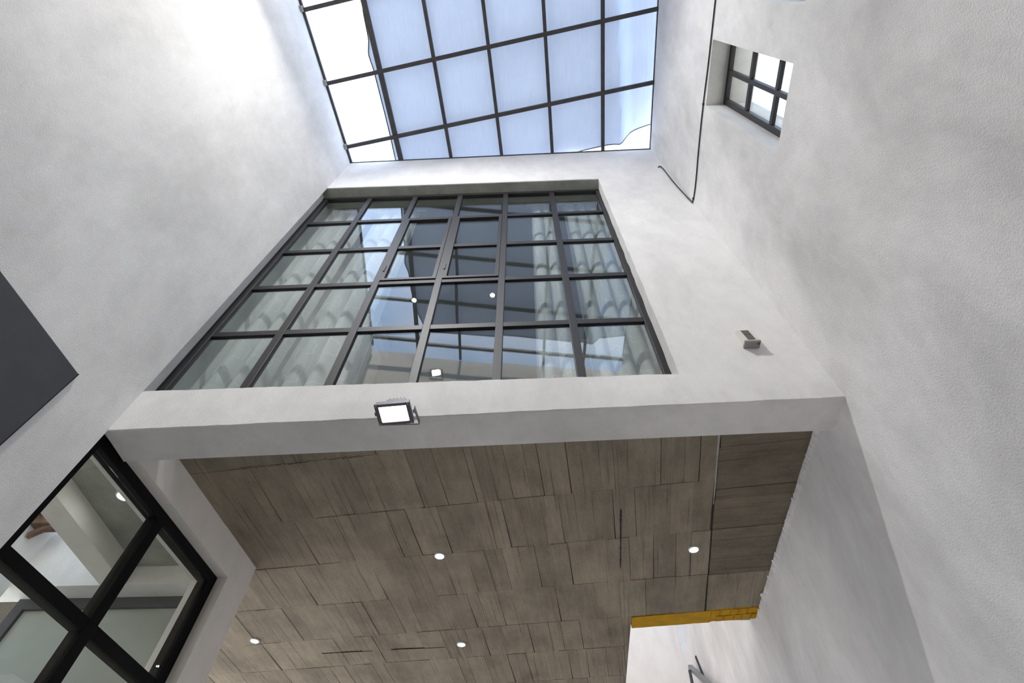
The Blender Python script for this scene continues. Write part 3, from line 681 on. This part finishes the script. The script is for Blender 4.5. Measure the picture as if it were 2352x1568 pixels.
# ------------------------------------------------------------------ small things on the walls
sb = thing('solar_wall_light', (1.012, 1.443, 3.55), 'small cream wall box with a dark two-cell panel, right of the big window', 'wall light')
bm = bmesh.new(); xs = (0.978, 1.046); pr = [(1.443, 3.535), (1.405, 3.528), (1.405, 3.536), (1.420, 3.640), (1.443, 3.648)]
A = [bm.verts.new((xs[0], y, z)) for y, z in pr]; B = [bm.verts.new((xs[1], y, z)) for y, z in pr]
for k in range(5): bm.faces.new([A[k], A[(k + 1) % 5], B[(k + 1) % 5], B[k]])
bm.faces.new(A[::-1]); bm.faces.new(B); obj('housing', bm, M_WHITEP, sb)
SP = lambda x, v, o: Vector((x, 1.405 + 0.015 * v - o, 3.536 + 0.104 * v))
obj('solar_cell', box(SP, (0.996, 1.030), (0.05, 0.52), (-0.001, 0.0018)), M_OLIVE, sb); obj('solar_cell', box(SP, (0.996, 1.030), (0.55, 0.96), (-0.001, 0.0018)), M_OLIVE, sb)
obj('base_cover', box(ID, (0.976, 1.048), (1.403, 1.443), (3.522, 3.534), 0.002), M_GREYP, sb)
obj('switch', box(ID, (1.034, 1.042), (1.412, 1.420), (3.518, 3.523)), M_OLIVE, sb)

cb = thing('cable', (1.24, 1.0, 5.38), 'thin black cable run along the right wall and looped onto the front wall', 'cable')
rp = [(-0.8, 5.36), (-0.3, 5.362), (0.158, 5.369), (0.489, 5.374), (0.741, 5.392), (1.01, 5.392), (1.216, 5.378), (1.31, 5.377), (1.38, 5.385), (1.418, 5.400)]
pts = [TR(ra(y), -0.006, z) for y, z in rp] + [Vector(p) for p in ((1.250, 1.436, 5.42), (1.243, 1.437, 5.567), (1.236, 1.437, 5.72), (1.231, 1.437, 5.86), (1.229, 1.437, 6.0), (1.230, 1.437, 6.15), (1.229, 1.437, 6.28), (1.222, 1.436, 6.345), (1.212, 1.436, 6.35), (1.203, 1.436, 6.335), (1.198, 1.442, 6.33))]
def smooth_path(P, k=6):
    out = []
    for i in range(len(P) - 1):
        a, b, c, d = P[max(i - 1, 0)], P[i], P[i + 1], P[min(i + 2, len(P) - 1)]
        for j in range(k):
            t = j / k; out.append(0.5 * ((2 * b) + (c - a) * t + (2 * a - 5 * b + 4 * c - d) * t * t + (3 * b - a - 3 * c + d) * t ** 3))
    return out + [P[-1]]
obj('sheath', tube(smooth_path(pts), 0.0045, 8), M_CABLE, cb, True)
for y in (-0.1, 0.75, 1.40):
    z = lerp_tab(rp, y); bm = box(lambda a, b, c: TR(a + ra(y), b, c + z), (-0.006, 0.006), (-0.012, 0.0), (-0.007, 0.007), 0.001); obj('cable_clip', bm, M_CABLE, cb)

pn = thing('wall_panel', tuple(TL(la(0.6), 0, 1.0)), 'flat dark grey panel on the left wall, cut off by the left edge of the photo', 'panel')
obj('board', box(TL, (la(-0.35), la(1.183)), (-0.014, 0.0), (0.95, 3.138), 0.001), M_PANEL, pn)
obj('edge_trim', box(TL, (la(1.183), la(1.186)), (-0.015, 0.0), (0.95, 3.139)), M_STEEL, pn)

hr = thing('handrail', tuple(TR(ra(4.9), -0.06, 3.4)), 'grey tube handrail with dark brackets on the stairwell wall', 'handrail')
ptsr = [TR(ra(5.22), -0.05, 3.90), TR(ra(4.6), -0.055, 3.46), TR(ra(4.0), -0.055, 3.03)]
bm = bmesh.new(); bar(bm, ptsr[0], ptsr[2], 0.036, 0.036); obj('rail', bm, M_RAIL, hr)
bm = bmesh.new(); bar(bm, TR(ra(5.10), -0.10, 3.60), TR(ra(5.16), -0.075, 3.84), 0.02, 0.03); obj('post', bm, M_STEEL, hr)
bm = bmesh.new(); bar(bm, TR(ra(5.02), 0.0, 3.74), TR(ra(5.05), -0.05, 3.77), 0.018, 0.03); obj('bracket', bm, M_STEEL, hr)
bm = bmesh.new(); bar(bm, TR(ra(5.00), -0.006, 3.72), TR(ra(5.10), -0.006, 3.93), 0.012, 0.022); obj('bracket', bm, M_STEEL, hr)
